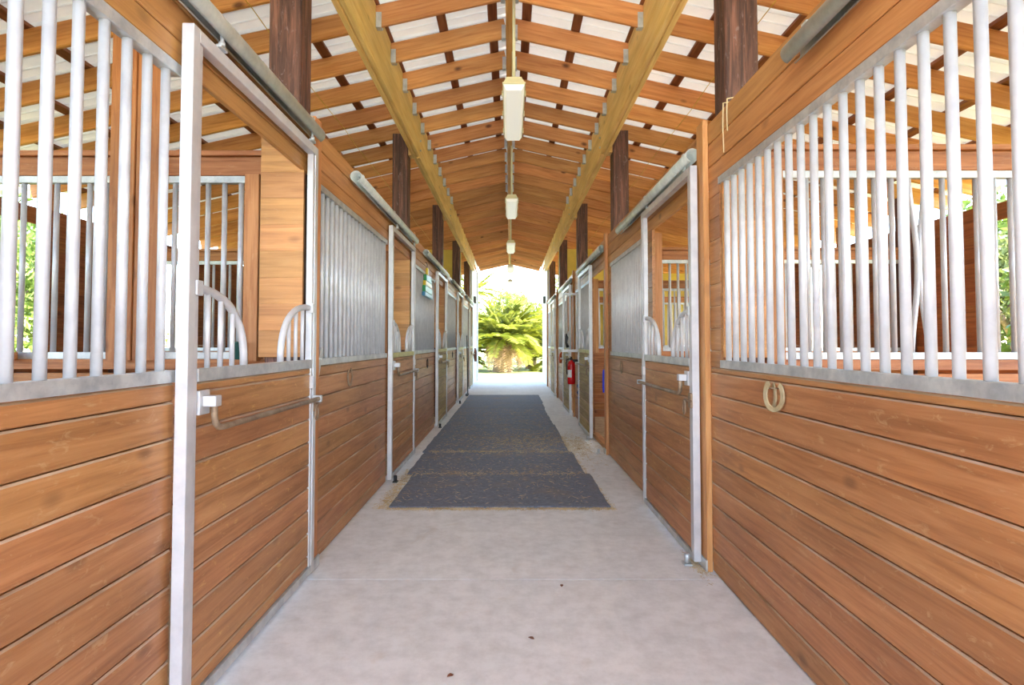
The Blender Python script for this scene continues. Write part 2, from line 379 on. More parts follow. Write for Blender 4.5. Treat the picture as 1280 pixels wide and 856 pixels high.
# ------------------------------------------------------------------ sliding doors
def stall_door(side, k, y0, label):
    S = SIDES[side]; s = S['s']; y1 = y0 + S['dw']; f = S['face']; T = .044
    d = thing('sliding_door', (s*f, (y0+y1)/2, .02), label, 'stall door', 'sliding stall doors')  # root of one sliding stall door
    xa, xb = s*f, s*(f+T)
    w = .045
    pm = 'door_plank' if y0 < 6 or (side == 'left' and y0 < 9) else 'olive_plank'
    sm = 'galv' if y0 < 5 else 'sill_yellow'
    for ya, yb in ((y0, y0+w), (y1-w, y1)):
        st = box('stile', (xa, ya, .03), (xb, yb, S['dtop']), 'white_steel', d)
    for ya, yb in ((y0+w, y0+w+.03), (y1-w-.03, y1-w)):
        box('door_stop', (s*(f+.005), ya, .073), (s*(f+.04), yb, S['dtop']-.051), 'white_steel', d)
    box('top_rail', (xa, y0+w, S['dtop']-.05), (xb, y1-w, S['dtop']), 'white_steel', d)
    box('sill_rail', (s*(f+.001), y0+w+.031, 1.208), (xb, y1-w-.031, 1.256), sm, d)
    box('bottom_rail', (s*(f+.001), y0+w, .03), (xb, y1-w, .072), 'galv', d)
    edges = [1.207]; z = 1.172 if side == 'left' else 1.14
    while z > .1: edges.append(z); z -= .13
    edges.append(.073)
    for hi, lo in zip(edges, edges[1:]):
        if hi - lo > .02:
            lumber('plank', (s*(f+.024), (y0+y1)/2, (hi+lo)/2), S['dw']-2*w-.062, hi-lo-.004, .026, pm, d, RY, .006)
    # V-shaped yoke
    zb, ht, wd = 1.256, .30, .41
    for side_y, dirn in ((y0+w+.031, 1), (y1-w-.031, -1)):
        pts = []
        for i in range(13):
            a = R(90 - 90*i/12); e = 2/2.4
            pts.append((s*(f+.022), side_y + dirn*(wd-.0)*abs(math.cos(a))**e, zb + ht*abs(math.sin(a))**e - (0 if i < 12 else .004)))
        tube('yoke_tube', pts, .017, 'white_steel', d, 10)
        for q in (.10, .20, .30):
            zz = zb + ht*(1-(q/wd)**2.4)**(1/2.4)
            vbar('bar', s*(f+.022), side_y + dirn*q, zb-.003, zz-.004, .0105, 'white_steel', d)
        box('yoke_bracket', (s*(f-.006), side_y-dirn*.03, zb+ht-.03), (s*(f+.035), side_y+dirn*.012, zb+ht+.025), 'white_steel', d)
    # blanket bar with J-shaped near end
    xo = f - .038; zr = 1.03
    bar = tube('blanket_bar', [(s*xo, y0+.12, 1.14), (s*xo, y0+.12, 1.08), (s*xo, y0+.13, 1.05), (s*xo, y0+.155, zr+.003), (s*xo, y0+.19, zr), (s*xo, y1-.05, zr)], .0125, 'iron', d, 10)
    box('bracket_plate', (s*(f-.003), y0+.08, 1.085), (s*(f+.0105), y0+.155, 1.175), 'white_steel', bar)
    box('bar_bracket', (s*(xo-.016), y0+.098, 1.115), (s*(f-.0035), y0+.142, 1.155), 'white_steel', bar)
    box('bar_bracket', (s*(xo-.014), y1-.07, 1.012), (s*(f-.0005), y1-.04, 1.048), 'galv', bar)
    box('keeper_plate', (s*(f-.012), y1-.085, 1.09), (s*(f+.011), y1-.035, 1.16), 'white_steel', bar)
    # latch on the closing edge
    yl, sg = (y1-.02, 1) if side == 'left' else (y0+.02, -1)
    la = box('latch', (s*(f-.014), yl-.025, .955), (s*f, yl+.025, 1.045), 'iron', d)
    tube('latch_bolt', [(s*(f-.022), yl-sg*.06, 1.0), (s*(f-.022), yl+sg*.05, 1.0)], .008, 'iron', la)
    tube('latch_ring', [(s*(f-.03), yl-sg*.05+.024*math.cos(R(a)), .955+.045*math.sin(R(a))) for a in range(0, 360, 30)], .006, 'iron', la, 6, None, True)
    # trolleys hanging from the track
    for yy in (y0+.2, y1-.12):
        h = box('trolley', (s*1.128, yy-.03, S['dtop']), (s*1.152, yy+.03, S['dtop']+.012), 'galv', d)
        vbar('hanger_bolt', s*1.14, yy, S['dtop']+.01, S['pipe']-.03, .007, 'galv', h)
        tube('nut', [(s*1.14, yy, S['dtop']+.015), (s*1.14, yy, S['dtop']+.03)], .014, 'galv', h, 6)
    # guide shoe on the floor
    return d
lab_l = ['nearest left sliding stall door with white frame and open yoke', 'second left stall door from the camera, beside the wall with one horseshoe',
         'third left stall door, past the green and yellow package', 'fourth left stall door, two before the white end wall', 'last left stall door beside the white end wall']
for k in range(5): stall_door('left', k, SIDES['left']['door0'] + D[k], lab_l[k])
lab_r = ['nearest right sliding stall door with rusty latch and open yoke', 'slid-open right stall door leaving a gap beside the blue hanging handle',
         'right stall door just beyond the red fire extinguisher', 'last right stall door near the white end wall']
for k, y in enumerate((3.575, 8.17, 3.575+D[2]+.1, 3.575+D[3])): stall_door('right', k, y, lab_r[k])

# guide rollers on the floor at the free edge of the doors
for side, ylist in (('left', [SIDES['left']['door0']+D[k] for k in (1,2,3)]), ('right', [3.585, 7.13, 8.12])):
    S = SIDES[side]; s = S['s']
    for i, y in enumerate(ylist):
        g = thing('floor_guide', (s*(S['face']-.03), y+.03, 0), 'small floor guide at the foot of the %s door, %s side' % (ORD[i+1] if side == 'left' else ['nearest', 'open doorway before the second', 'slid-open second'][i], side), 'door guide', 'door guides on the floor')
        box('base_plate', (s*(S['face']-.055), y, .001), (s*(S['face']-.008), y+.07, .012), 'galv' if side == 'right' else 'black', g)
        lathe('roller', [(.012,.0),(.018,.004),(.018,.05),(.012,.055)], 'galv' if side == 'right' else 'black', (s*(S['face']-.03), y+.035, .012), g, 12)

# ------------------------------------------------------------------ round track pipes
def track(side, a, b, label):
    S = SIDES[side]; s = S['s']; r, th = .043, .004
    bm = bmesh.new(); prof = []
    for i in range(21):
        an = R(-90 + 20 + 320*i/20); prof.append((math.cos(an)*r, math.sin(an)*r))
    inner = [(x*(1-th/r), z*(1-th/r)) for x, z in prof][::-1]
    pr = prof + inner; n = len(pr)
    A = [bm.verts.new((x, 0, z)) for x, z in pr]; B = [bm.verts.new((x, b-a, z)) for x, z in pr]
    for i in range(n): bm.faces.new((A[i], A[(i+1) % n], B[(i+1) % n], B[i]))
    for q in range(20):
        for Vv in (A, B): bm.faces.new((Vv[q], Vv[q+1], Vv[n-2-q], Vv[n-1-q]))
    bmesh.ops.recalc_face_normals(bm, faces=bm.faces[:])
    me = bm_mesh('track_pipe', bm, False)
    for p in me.polygons: p.use_smooth = abs(p.normal.y) < .5
    me.materials.append(M['pipe'])
    t = thing('door_track', (s*1.148, a, S['pipe']), label, 'door track', 'round pipe tracks above the stall doors')
    link('track_pipe', me, (s*1.148, a, S['pipe']), (0,0,0), t)
    n = max(2, int((b-a)/.7))
    for i in range(n):
        y = a + .15 + i*(b-a-.3)/(n-1)
        box('track_bracket', (s*1.125, y-.02, S['pipe']+.036), (s*1.204, y+.02, S['pipe']+.05), 'galv', t)
for k in range(5):
    track('left', .70 + D[k], 3.465 + D[k], 'grey round pipe track above the %s left stall door' % ORD[k])
track('right', -.3, 2.345, 'grey round pipe track at the upper right, above the two horseshoes')
for k in range(4):
    track('right', 3.625 + D[k], 6.08 + D[k], 'grey round pipe track above the %s right stall door' % ORD[k])

# ------------------------------------------------------------------ posts, beams
for side, S in SIDES.items():
    s = S['s']
    for k in range(5):
        y = S['post0'] + D[k]*1.01
        if k == 4: y = 18.2
        p = thing('roof_post', (s*1.34, y+.095, 0), 'dark brown timber roof post, %s along the %s of the aisle' % (ORD[k] + (' one' if k in (0,4) else ' from the camera'), side), 'post', 'timber posts carrying the roof')
        zt = raf(1.34) + .0
        lumber('shaft', (s*1.34, y+.095, zt/2), zt, .19, .19, 'post', p, RZ_, .008)
        box('beam_spacer', (s*1.201, y+.02, 3.66), (s*1.244, y+.17, 3.93), 'beam', p)
        for q in (3.74, 3.86): tube('bolt', [(s*1.098, y+.095, q), (s*1.111, y+.095, q)], .012, 'galv', p, 8)
    bth = .045
    bmn = thing('roof_beam', (s*1.155, 8, 3.645), 'long yellow doubled timber beam under the rafters on the %s' % side, 'beam', 'beams along the aisle')
    js = [Y_FRONT + .3] + [S['post0'] + D[k]*1.01 + .095 for k in range(4)] + [18.5]
    for ply in range(2):
        jj = js
        for i, (a, b) in enumerate(zip(jj, jj[1:])):
            dz = (.012 if (i + ply) % 2 else 0)
            lumber('beam_board', (s*(1.11 + bth*(ply+.5)), (a+b)/2, 3.645 + .255 + dz), b-a-.004, .51-.004, bth-.002, 'beam', bmn, RY, .004)

# ------------------------------------------------------------------ roof
ceil_o = link('ceiling', lumber_mesh(Y_END-Y_FRONT, .24, .07, .004, 'ridge'), (0, (Y_END+Y_FRONT)/2, RB + .115))
tag(ceil_o, 'open timber rafter ceiling under white metal roofing with ridge board', None, None, 'structure')
nr = int((Y_END - Y_FRONT)/.61); ry0 = 5.39 - .61*int((5.39 - Y_FRONT)/.61)
ang = math.atan(SLOPE); cs = math.cos(ang)
XE = 5.45
ryl = [ry0 + .61*i for i in range(60) if ry0 + .61*i < Y_END - .02]
for side, s in (('left', -1), ('right', 1)):
    for y in ryl:
        jit = random.uniform(-.006, .006)
        for x0, x1 in ((.037, 1.107), (1.203, XE)):
            xm = (x0+x1)/2
            lumber('rafter', (s*xm, y+jit, raf(xm) + .095/cs), (x1-x0)/cs, .185, .042, 'rafter', ceil_o, (-ang, 0, R(-90) if s > 0 else R(90)), .009)
    # purlins lie on the rafters
    for x in (.16, .62, 1.13, 1.72, 2.32, 2.92, 3.52, 4.12, 4.72, 5.3):
        o = lumber('purlin', (s*x, (Y_END+Y_FRONT)/2, raf(x) + .19/cs + .02), Y_END-Y_FRONT, .036, .085, 'purlin', ceil_o, (0, s*ang, 0), .002)
    # ribbed white sheets, one object each
    pw = .915; ny = int((Y_END - Y_FRONT)/pw) + 1
    if 'sheet' not in CACHE:
        prof = []
        for rib in range(3):
            b = rib*.305
            prof += [(b,0),(b+.012,.03),(b+.04,.03),(b+.052,0),(b+.15,0),(b+.154,.012),(b+.176,.012),(b+.18,0)]
        prof.append((pw, 0))
        L = (XE+.08)/cs
        v = [(0, y, z) for y, z in prof] + [(L, y, z) for y, z in prof] ; n = len(prof)
        f = [(i, i+1, n+i+1, n+i) for i in range(n-1)]
        me = bpy.data.meshes.new('roof_sheet'); me.from_pydata(v, [], f); me.update(); me.materials.append(M['sheet']); CACHE['sheet'] = me
    for i in range(ny):
        zc = RB + .19/cs + .042
        o = link('roof_sheet', CACHE['sheet'], (0, Y_FRONT + i*pw if s > 0 else Y_FRONT + (i+1)*pw, zc), (0, ang, 0) if s > 0 else (0, ang, R(180)), ceil_o)
# ridge hangers and beam hangers
hm = None
for y in ryl:
    if y > 11: break
    for s in (-1, 1):
        for nm, x0, x1 in (('r', .0365, .075), ('b', 1.062, 1.1085)):
            z = raf((x0+x1)/2)
            for q in (-1, 1):
                box('joist_hanger', (s*x0, y+q*.0305, z-.004), (s*x1, y+q*.0285, z+.12), 'galv', ceil_o, 0)
            box('joist_hanger', (s*x0, y-.028, z-.008), (s*x1, y+.028, z-.004), 'galv', ceil_o, 0)
# wires stapled under the rafters
for side, s in (('left', -1), ('right', 1)):
    x = s*1.885
    pts = [(x + .01*math.sin(i*1.7), Y_FRONT + .2 + i*(20.5-Y_FRONT)/40, raf(x) - .008 - .012*(i % 2)) for i in range(41)]
    tag(tube('wire', pts, .0035, 'wire', None, 6), 'thin yellow wire running along under the rafters on the %s' % side, 'wire')

# ------------------------------------------------------------------ hanging strip lights
for k in range(5):
    y0 = 4.57 + 3.68*k; y1 = y0 + 1.22; zb = 3.37; cx = .035 - .004*k
    t = thing('strip_light', (cx, (y0+y1)/2, zb), 'cream strip light on a stem under the ridge, %s' % ['nearest to the camera', 'second from the camera', 'third from the camera', 'fourth from the camera, before the sky', 'farthest, low against the sky'][k], 'ceiling light', 'strip lights hanging along the ridge')
    bm = bmesh.new()
    def frus(bm, z0, w0, z1, w1, e0, e1):
        v = [bm.verts.new(p) for p in ((-w0, -.61+e0, z0), (w0, -.61+e0, z0), (w0, .61-e0, z0), (-w0, .61-e0, z0), (-w1, -.61+e1, z1), (w1, -.61+e1, z1), (w1, .61-e1, z1), (-w1, .61-e1, z1))]
        for f in ((3,2,1,0), (4,5,6,7), (0,1,5,4), (1,2,6,5), (2,3,7,6), (3,0,4,7)): bm.faces.new([v[i] for i in f])
    frus(bm, .05, .085, .105, .06, 0, .02); frus(bm, .038, .092, .052, .092, -.006, -.006)
    me = bm_mesh('housing', bm); me.materials.append(M['housing']); link('housing', me, (cx, (y0+y1)/2, zb), (0,0,0), t)
    bm = bmesh.new(); frus(bm, 0, .062, .04, .084, .03, .004); me = bm_mesh('diffuser', bm); me.materials.append(M['diffuser']); link('diffuser', me, (cx, (y0+y1)/2, zb), (0,0,0), t)
    for q in (-.42, 0, .42):
        for s in (-1, 1): box('clip', (cx+s*.088, (y0+y1)/2+q-.012, zb+.02), (cx+s*.1, (y0+y1)/2+q+.012, zb+.065), 'housing', t)
    for q in (.14, 1.08):
        vbar('stem', cx, y0+q, zb+.103, RB-.005, .0135, 'pvc', t)

# ------------------------------------------------------------------ stall partitions
def partition(side, k, label):
    S = SIDES[side]; s = S['s']; y = S['post0'] + .095 + D[k]*1.01
    p = thing('stall_partition', (s*3.1, y, 0), label, 'partition', 'partitions between stalls')
    x0, x1 = 1.46, XO - .06
    for i in range(9):
        lumber('plank', (s*(x0+x1)/2, y, .07+.13*i), x1-x0, .125, .036, 'partition', p, RX_, .004)
    lumber('sill_board', (s*(x0+x1)/2, y, 1.225), x1-x0, .06, .05, 'partition', p, RX_)
    lumber('header_board', (s*(x0+x1)/2, y, 2.418), x1-x0, .112, .05, 'partition', p, RX_)
    lumber('cap_board', (s*(x0+x1)/2, y, 2.492), x1-x0, .032, .1, 'partition', p, RX_)
    # trim beside the post and cladding on its face
    lumber('trim_board', (s*1.53, y-.03, 1.80), 1.11, .085, .10, 'jamb', p, (R(90), 0, R(90)))
    for i in range(9):
        lumber('post_cladding', (s*1.334, S['post0'] + D[k]*1.01 - .013, 1.27 + .155*i + .077), .252, .1545, .022, 'header', p, RX_, .0008)
    mids = [(2.08, 2.38)] if side == 'left' else []
    for a, b in mids:
        for q in range(2):
            w = (b-a)/2
            lumber('mid_post', (s*(a + w*(q+.5)), y + (-.055 if q else -.045), raf(2.2)/2 + .62), raf(2.2)-1.26, .045, w-.004, 'partition', p, RZ_)
    for a, b in (((1.585, 2.07), (2.39, x1)) if side == 'left' else ((1.585, x1),)):
        box('bottom_rail', (s*a, y-.02, 1.256), (s*b, y+.02, 1.298), 'galv', p)
        box('top_rail', (s*a, y-.02, 2.318), (s*b, y+.02, 2.361), 'galv', p)
        n = int((b-a-.05)/.1); off = (b-a-n*.1)/2
        for i in range(n+1):
            x = a+off+i*.1
            if side == 'right' and k == 0 and i in (7, 8):
                sg = 1 if i == 7 else -1
                pts = [(s*x + sg*.045*math.sin(math.pi*j/10)**1.5 + 0, y, 2.32 - 1.024*j/10) for j in range(11)]
                tube('bent_bar', pts, .0155, 'bar_steel', p, 12)
            else: vbar('bar', s*x, y, 1.296, 2.32, .0155, 'bar_steel', p)
for side in ('left', 'right'):
    for k in range(5 if False else 4):
        partition(side, k, 'plank and bar partition between stalls, %s on the %s%s' % (ORD[k] if k else 'nearest', side, ', seen through the near grille' if k == 0 else ''))

# ------------------------------------------------------------------ outer walls with open windows
def win(side, a): return (8.7, 9.75) if side == 'right' and 6.5 < a < 7.5 else ((a + .15, a + 3.4) if a > 10 or a < -1 else (a + .35, a + (2.62 if a < 6 else 1.7)))  # far stall windows widened to let more side light in
for side, S in SIDES.items():
    s = S['s']
    segs = [Y_FRONT+.3, -.2] + [S['post0'] + .095 + D[k]*1.01 for k in range(4)] + [18.5]  # first stretch is unseen, added behind the viewpoint to block light
    studs = []
    for a, b in zip(segs, segs[1:]):
        wa, wb = win(side, a)
        studs += [((s*(XO+.03), wa-.1, 0), (s*(XO+.13), wa, raf(XO)-.05)), ((s*(XO+.03), wb, 0), (s*(XO+.13), wb+.1, raf(XO)-.05))]
    w = tag(multibox('wall_outer_' + side, studs, 'jamb'), 'outer plank wall behind the stalls on the %s with open windows' % side, None, None, 'structure')
    for a, b in zip(segs, segs[1:]):
        wa, wb = win(side, a)
        for i in range(8): lumber('plank', (s*(XO+.013), (a+b)/2, .08+.145*i), b-a-.004, .1445, .024, 'outer', w)
        for i in range(11):
            z = .08 + .145*(8+i)
            for p, q in ((a, wa), (wb, b)):
                lumber('short_plank', (s*(XO+.013), (p+q)/2, z), q-p-.004, .1445, .024, 'outer', w)
        lumber('window_header', (s*(XO+.013), (wa+wb)/2, 2.66), wb-wa, .17, .024, 'outer', w)
        pp = lumber('pole', (s*(XO-.07), b-.02, raf(XO)/2), raf(XO)-.02, .17, .14, 'post', w, RZ_, .02) if b < 18 else None

# ------------------------------------------------------------------ unseen boarded walls added behind the viewpoint to block light
for side, s in (('left', -1), ('right', 1)):
    yf = Y_FRONT + .34
    w = tag(multibox('wall_blocker_' + side, [((s*1.25, yf-.1, 0), (s*1.35, yf, 2.7)), ((s*3.0, yf-.1, 0), (s*3.1, yf, 2.7)), ((s*4.74, yf-.1, 0), (s*4.84, yf, 2.7))], 'jamb'),
            'unseen boarded wall added on the %s, behind the viewpoint, to block light' % side, None, None, 'structure')
    for i in range(19): lumber('plank', (s*3.05, yf+.013, .075+.145*i), 3.6, .14, .024, 'outer', w, RX_)

# ------------------------------------------------------------------ white end block at the far opening
for side, s in (('left', -1), ('right', 1)):
    w = tag(multibox('wall_end_' + side, [((s*1.20, 18.52, 0), (s*1.30, 21.3, raf(1.2)-.01)), ((s*1.30, 21.18, 0), (s*XO, 21.3, raf(XO)-.02)), ((s*1.15, 21.1, 0), (s*1.2, 21.3, raf(1.2)-.01))][:3 if s < 0 else 2], 'white_wall'),
            'white painted wall at the far %s end of the aisle' % side, None, None, 'structure')
    yg = SIDES[side]['post0'] + D[3]*1.01 + .3
    g = tag(multibox('wall_gable_' + side, [((s*1.24, yg, .0), (s*(XO-.05), yg+.08, raf(XO)-.01)), ((s*1.24, yg, raf(XO)-.01), (s*2.1, yg+.08, raf(2.1)-.01)), ((s*2.1, yg, raf(XO)-.01), (s*3.1, yg+.08, raf(3.1)-.01))], 'yellow_wall'),
            'yellow painted end wall above the last stall on the %s' % side, None, None, 'structure')
    lb = thing('wall_lamp', (s*1.19, 19.5, 2.8), 'small grey lamp box high on the white %s end wall' % side, 'wall lamp', 'lamp boxes on the end walls')
    box('lamp_body', (s*1.12, 19.43, 2.68), (s*1.199, 19.62, 2.92), 'lampbox', lb, .01)
    box('lamp_lens', (s*1.113, 19.45, 2.72), (s*1.119, 19.6, 2.86), 'diffuser', lb, .003)

# ------------------------------------------------------------------ rubber mats and straw
mats = [(4.84, -.985, .825), (6.05, -1.05, .77), (7.26, -1.07, .73), (8.47, -1.06, .74), (9.68, -1.05, .72), (10.89, -1.05, .71), (12.1, -1.04, .73), (13.31, -1.04, .75)]
wordp = ['nearest', 'second', 'third', 'fourth', 'fifth', 'sixth', 'seventh', 'farthest']
for i, (y, xa, xb) in enumerate(mats):
    bm = bmesh.new(); L = 1.2 if i < 7 else 1.9; nx, ny = 16, 10
    vs = [[bm.verts.new((xa + (xb-xa)*p/nx + (random.uniform(-.006,.006) if p in (0,nx) else 0), y + L*q/ny + (random.uniform(-.005,.005) if q in (0,ny) else 0), .014)) for p in range(nx+1)] for q in range(ny+1)]
    for q in range(ny):
        for p in range(nx): bm.faces.new((vs[q][p], vs[q][p+1], vs[q+1][p+1], vs[q+1][p]))
    r = bmesh.ops.extrude_face_region(bm, geom=bm.faces[:]); bmesh.ops.translate(bm, vec=(0,0,-.0135), verts=[v for v in r['geom'] if isinstance(v, bmesh.types.BMVert)])
    bmesh.ops.recalc_face_normals(bm, faces=bm.faces[:])
    for v in bm.verts: v.co -= Vector(((xa+xb)/2, y+L/2, 0))
    me = bm_mesh('rubber_mat', bm); me.materials.append(M['mat'])
    tag(link('rubber_mat', me, ((xa+xb)/2, y+L/2, 0)), 'dark grey rubber floor mat, %s along the aisle' % wordp[i] + (' with straw at its front edge' if i == 0 else ''), 'floor mat', 'rubber mats laid along the aisle')
bm = bmesh.new()
def straw(x, y, z, l):
    a = random.uniform(0, math.pi); dx, dy = math.cos(a)*l/2, math.sin(a)*l/2; w = random.uniform(.0008, .002)
    nx, ny = -math.sin(a)*w, math.cos(a)*w; t = random.uniform(0, .006)
    v = [bm.verts.new(p) for p in ((x-dx-nx, y-dy-ny, z), (x+dx-nx, y+dy-ny, z+t), (x+dx+nx, y+dy+ny, z+t), (x-dx+nx, y-dy+ny, z), (x, y, z+t/2+w*1.5))]
    for f in ((0,1,4), (1,2,4), (2,3,4), (3,0,4)): bm.faces.new([v[i] for i in f])
for i in range(1500): straw(random.uniform(-1.0,.86), 4.815 + random.gauss(0, .022), .002, random.uniform(.01,.06))
for i in range(900): straw(-1.03 + random.gauss(0,.035) - .02*random.random(), random.uniform(4.8, 6.3), .002, random.uniform(.01,.05))
for i in range(1000): straw(.84 - .1*min(1,max(0,(yy-4.8)/2.3)) + random.gauss(0,.02), yy, .002, random.uniform(.01,.05)) if (globals().__setitem__('yy', random.uniform(4.8, 8.5)) is None) else None
for i in range(900): straw(random.uniform(-1,.75), 6.05 + random.gauss(0,.05) + (1.21 if random.random() < .6 else 0), .0145, random.uniform(.01,.06))
for i in range(1800): straw(random.uniform(-1,.7), random.uniform(4.9, 12), .0145, random.uniform(.008,.07))
for i in range(1500): straw(random.gauss(.3,.45), random.gauss(8.0,.45), .0148, random.uniform(.01,.07)) 
for i in range(1100): straw(min(1.15, random.gauss(.9,.1)), random.gauss(7.7,.5), .003, random.uniform(.01,.06))
for i in range(260): straw(1.14 + random.gauss(0,.02), random.gauss(3.6,.1), .002, random.uniform(.01,.03))
me = bm_mesh('straw', bm); me.materials.append(M['straw'])
tag(link('straw', me), 'loose straw scattered over the rubber mats and their edges', 'straw', None, 'stuff')
# small crumbs and leaves on the concrete
for i, (x, y) in enumerate(((.29, 3.30), (.10, 2.72), (-.24, 2.42))):
    bm = bmesh.new(); pts = [(.0,-.014,0), (.009,-.004,.004), (.007,.008,.003), (0,.016,.001), (-.007,.007,.004), (-.009,-.004,.003)]
    a = [bm.verts.new(p) for p in pts]; b = [bm.verts.new((p[0], p[1], p[2]-.002)) for p in pts]
    bm.faces.new(a); bm.faces.new(b[::-1])
    for q in range(6): bm.faces.new((a[q], b[q], b[(q+1) % 6], a[(q+1) % 6]))
    me = bm_mesh('dry_leaf', bm); me.materials.append(M['brown_leather'])
    tag(link('dry_leaf', me, (x, y, .003), (0,0,i*1.1)), 'tiny dry brown leaf on the concrete, %s' % ['by the floor joint', 'in mid foreground right of centre', 'lowest, left of centre'][i], 'leaf', 'dry leaves on the floor')

# ------------------------------------------------------------------ horseshoes
def horseshoe(s, y, z, lean, label, mat='shoe', tilt=0, off=0):
    pts, ws = [], []
    for i in range(17):
        a = R(-235 + 290*i/16)
        pts.append((.055*math.cos(a), .064*math.sin(a)))
    bm = bmesh.new(); hw = .011; th = .008; ring = []
    for i, (yy, zz) in enumerate(pts):
        n = Vector((yy/.055, zz/.064)).normalized()
        ring.append([bm.verts.new((q, yy+n.x*e, zz+n.y*e)) for q, e in ((0,-hw), (0,hw), (-s*th,hw), (-s*th,-hw))])
    for a, b in zip(ring, ring[1:]):
        for k in range(4): bm.faces.new((a[k], a[(k+1) % 4], b[(k+1) % 4], b[k]))
    bm.faces.new(ring[0]); bm.faces.new(ring[-1]); bmesh.ops.recalc_face_normals(bm, faces=bm.faces[:])
    bmesh.ops.bevel(bm, geom=bm.edges[:], offset=.0015, segments=1, affect='EDGES')
    me = bm_mesh('shoe', bm); me.materials.append(M[mat])
    t = thing('horseshoe', (s*(WF-.001-off), y, z), label, 'horseshoe', 'horseshoes on the stall fronts')
    o = link('shoe', me, (s*(WF-.001-off), y, z), (lean, 0, tilt), t)
    tube('nail', [(s*(WF+.0), y, z+.03), (s*(WF-.016-off), y, z+.032)], .003, 'iron', t, 6)
horseshoe(1, 2.70, 1.112, 0, 'pale horseshoe facing the aisle under the right grille, the left one of two', tilt=0)
horseshoe(1, 2.615, 1.118, R(4), 'pale horseshoe sticking out sideways under the right grille, the right one of two', tilt=R(16), off=.022)
horseshoe(-1, 4.40, 1.10, R(5), 'dull horseshoe on the left wall between the two nearest doors', 'iron')
horseshoe(1, 6.28, 1.10, 0, 'rusty horseshoe on the right wall beyond the nearest right door', 'iron')
horseshoe(-1, 8.55, 1.06, R(10), 'black horseshoe hook on the left wall under the green package', 'dark_iron')
horseshoe(-1, 12.3, 1.12, R(-10), 'small black horseshoe on the far left wall beside the third door', 'dark_iron')
# bent metal plate at the near end of the second left grille
pl = thing('bracket_plate', (-WF+.02, 3.66, 1.2), 'loose tilted metal plate at the lower corner of the second left grille', 'bracket')
link('plate', box_mesh(.006, .045, .20, 'galv'), (-WF+.016, 3.66, 1.225), (R(-24), 0, 0), pl)
tube('screw', [(-WF+.012, 3.66, 1.25), (-WF+.026, 3.66, 1.25)], .008, 'galv', pl, 8)
# cords on the right header
for i, (y, z0, z1) in enumerate(((3.24, 2.42, 2.70), (3.18, 2.52, 2.70))):
    tag(tube('cord', [(WF-.004, y, z0), (WF-.006, y+.002, (z0+z1)/2), (WF-.004, y, z1), (WF+.05, y, z1+.01)], .0035, 'cord', None, 6), 'thin pale cord over the right header boards, the %s one' % ('longer' if i == 0 else 'shorter'), 'cord', 'cords on the header')

# ------------------------------------------------------------------ small things hanging about
# package on the third left panel
p = thing('hanging_package', (-WF+.02, 8.2, 2.25), 'green and yellow plastic package hung on the left grille top', 'package')
yy, zz = 8.3, 2.0
for nm, a, b, m in (('bottom_band', 0, .06, 'pkg_blue'), ('lower_band', .06, .15, 'pkg_green'), ('middle_band', .15, .22, 'pkg_yellow'), ('upper_band', .22, .31, 'pkg_green')):
    box(nm, (-WF+.010, yy-.36+a*.6, zz+a), (-WF+.055, yy+.42-a*.6, zz+b), m, p, .008)
box('spout', (-WF+.015, yy-.06, zz+.31), (-WF+.05, yy+.04, zz+.42), 'pkg_yellow', p, .008)
tube('hook', [(-WF+.03, yy, zz+.42), (-WF+.03, yy, zz+.47), (-WF+.02, yy, zz+.50), (-WF-.0, yy, zz+.50)], .004, 'dark_iron', p, 6)
# fire extinguisher
ex, ey, ez = 1.075, 10.2, .64
f = thing('fire_extinguisher', (ex, ey, ez), 'red fire extinguisher hanging on the right before the third door', 'extinguisher')
lathe('cylinder', [(.055,0),(.064,.01),(.067,.03),(.067,.33),(.062,.36),(.045,.39),(.022,.405),(.022,.42)], 'red', (ex,ey,ez), f, 24)
lathe('valve', [(.02,0),(.024,.005),(.024,.03),(.012,.035),(.012,.05)], 'dark_iron', (ex,ey,ez+.42), f, 12)
box('lever', (ex-.012, ey-.02, ez+.465), (ex+.012, ey+.11, ez+.477), 'black', f)
box('grip', (ex-.012, ey-.02, ez+.44), (ex+.012, ey+.1, ez+.45), 'black', f)
tube('hose', [(ex-.02, ey, ez+.44), (ex-.07, ey-.01, ez+.43), (ex-.09, ey-.02, ez+.37), (ex-.08, ey-.02, ez+.25), (ex-.075, ey-.02, ez+.17)], .010, 'black', f, 8)
bm = bmesh.new(); nn = 8
for j in range(nn+1):
    a = R(185 + 85*j/nn)
    for z in (.12, .25): bm.verts.new((.0685*math.cos(a), .0685*math.sin(a), z))
bm.verts.ensure_lookup_table()
for j in range(nn): bm.faces.new([bm.verts[i] for i in (2*j, 2*j+2, 2*j+3, 2*j+1)])
me = bm_mesh('label', bm, True); me.materials.append(M['label_white']); link('paper_label', me, (ex,ey,ez), (0,0,0), f)['label'] = 'white instruction label'
box('wall_hook', (ex+.02, ey-.02, ez+.36), (WF, ey+.02, ez+.43), 'dark_iron', f)
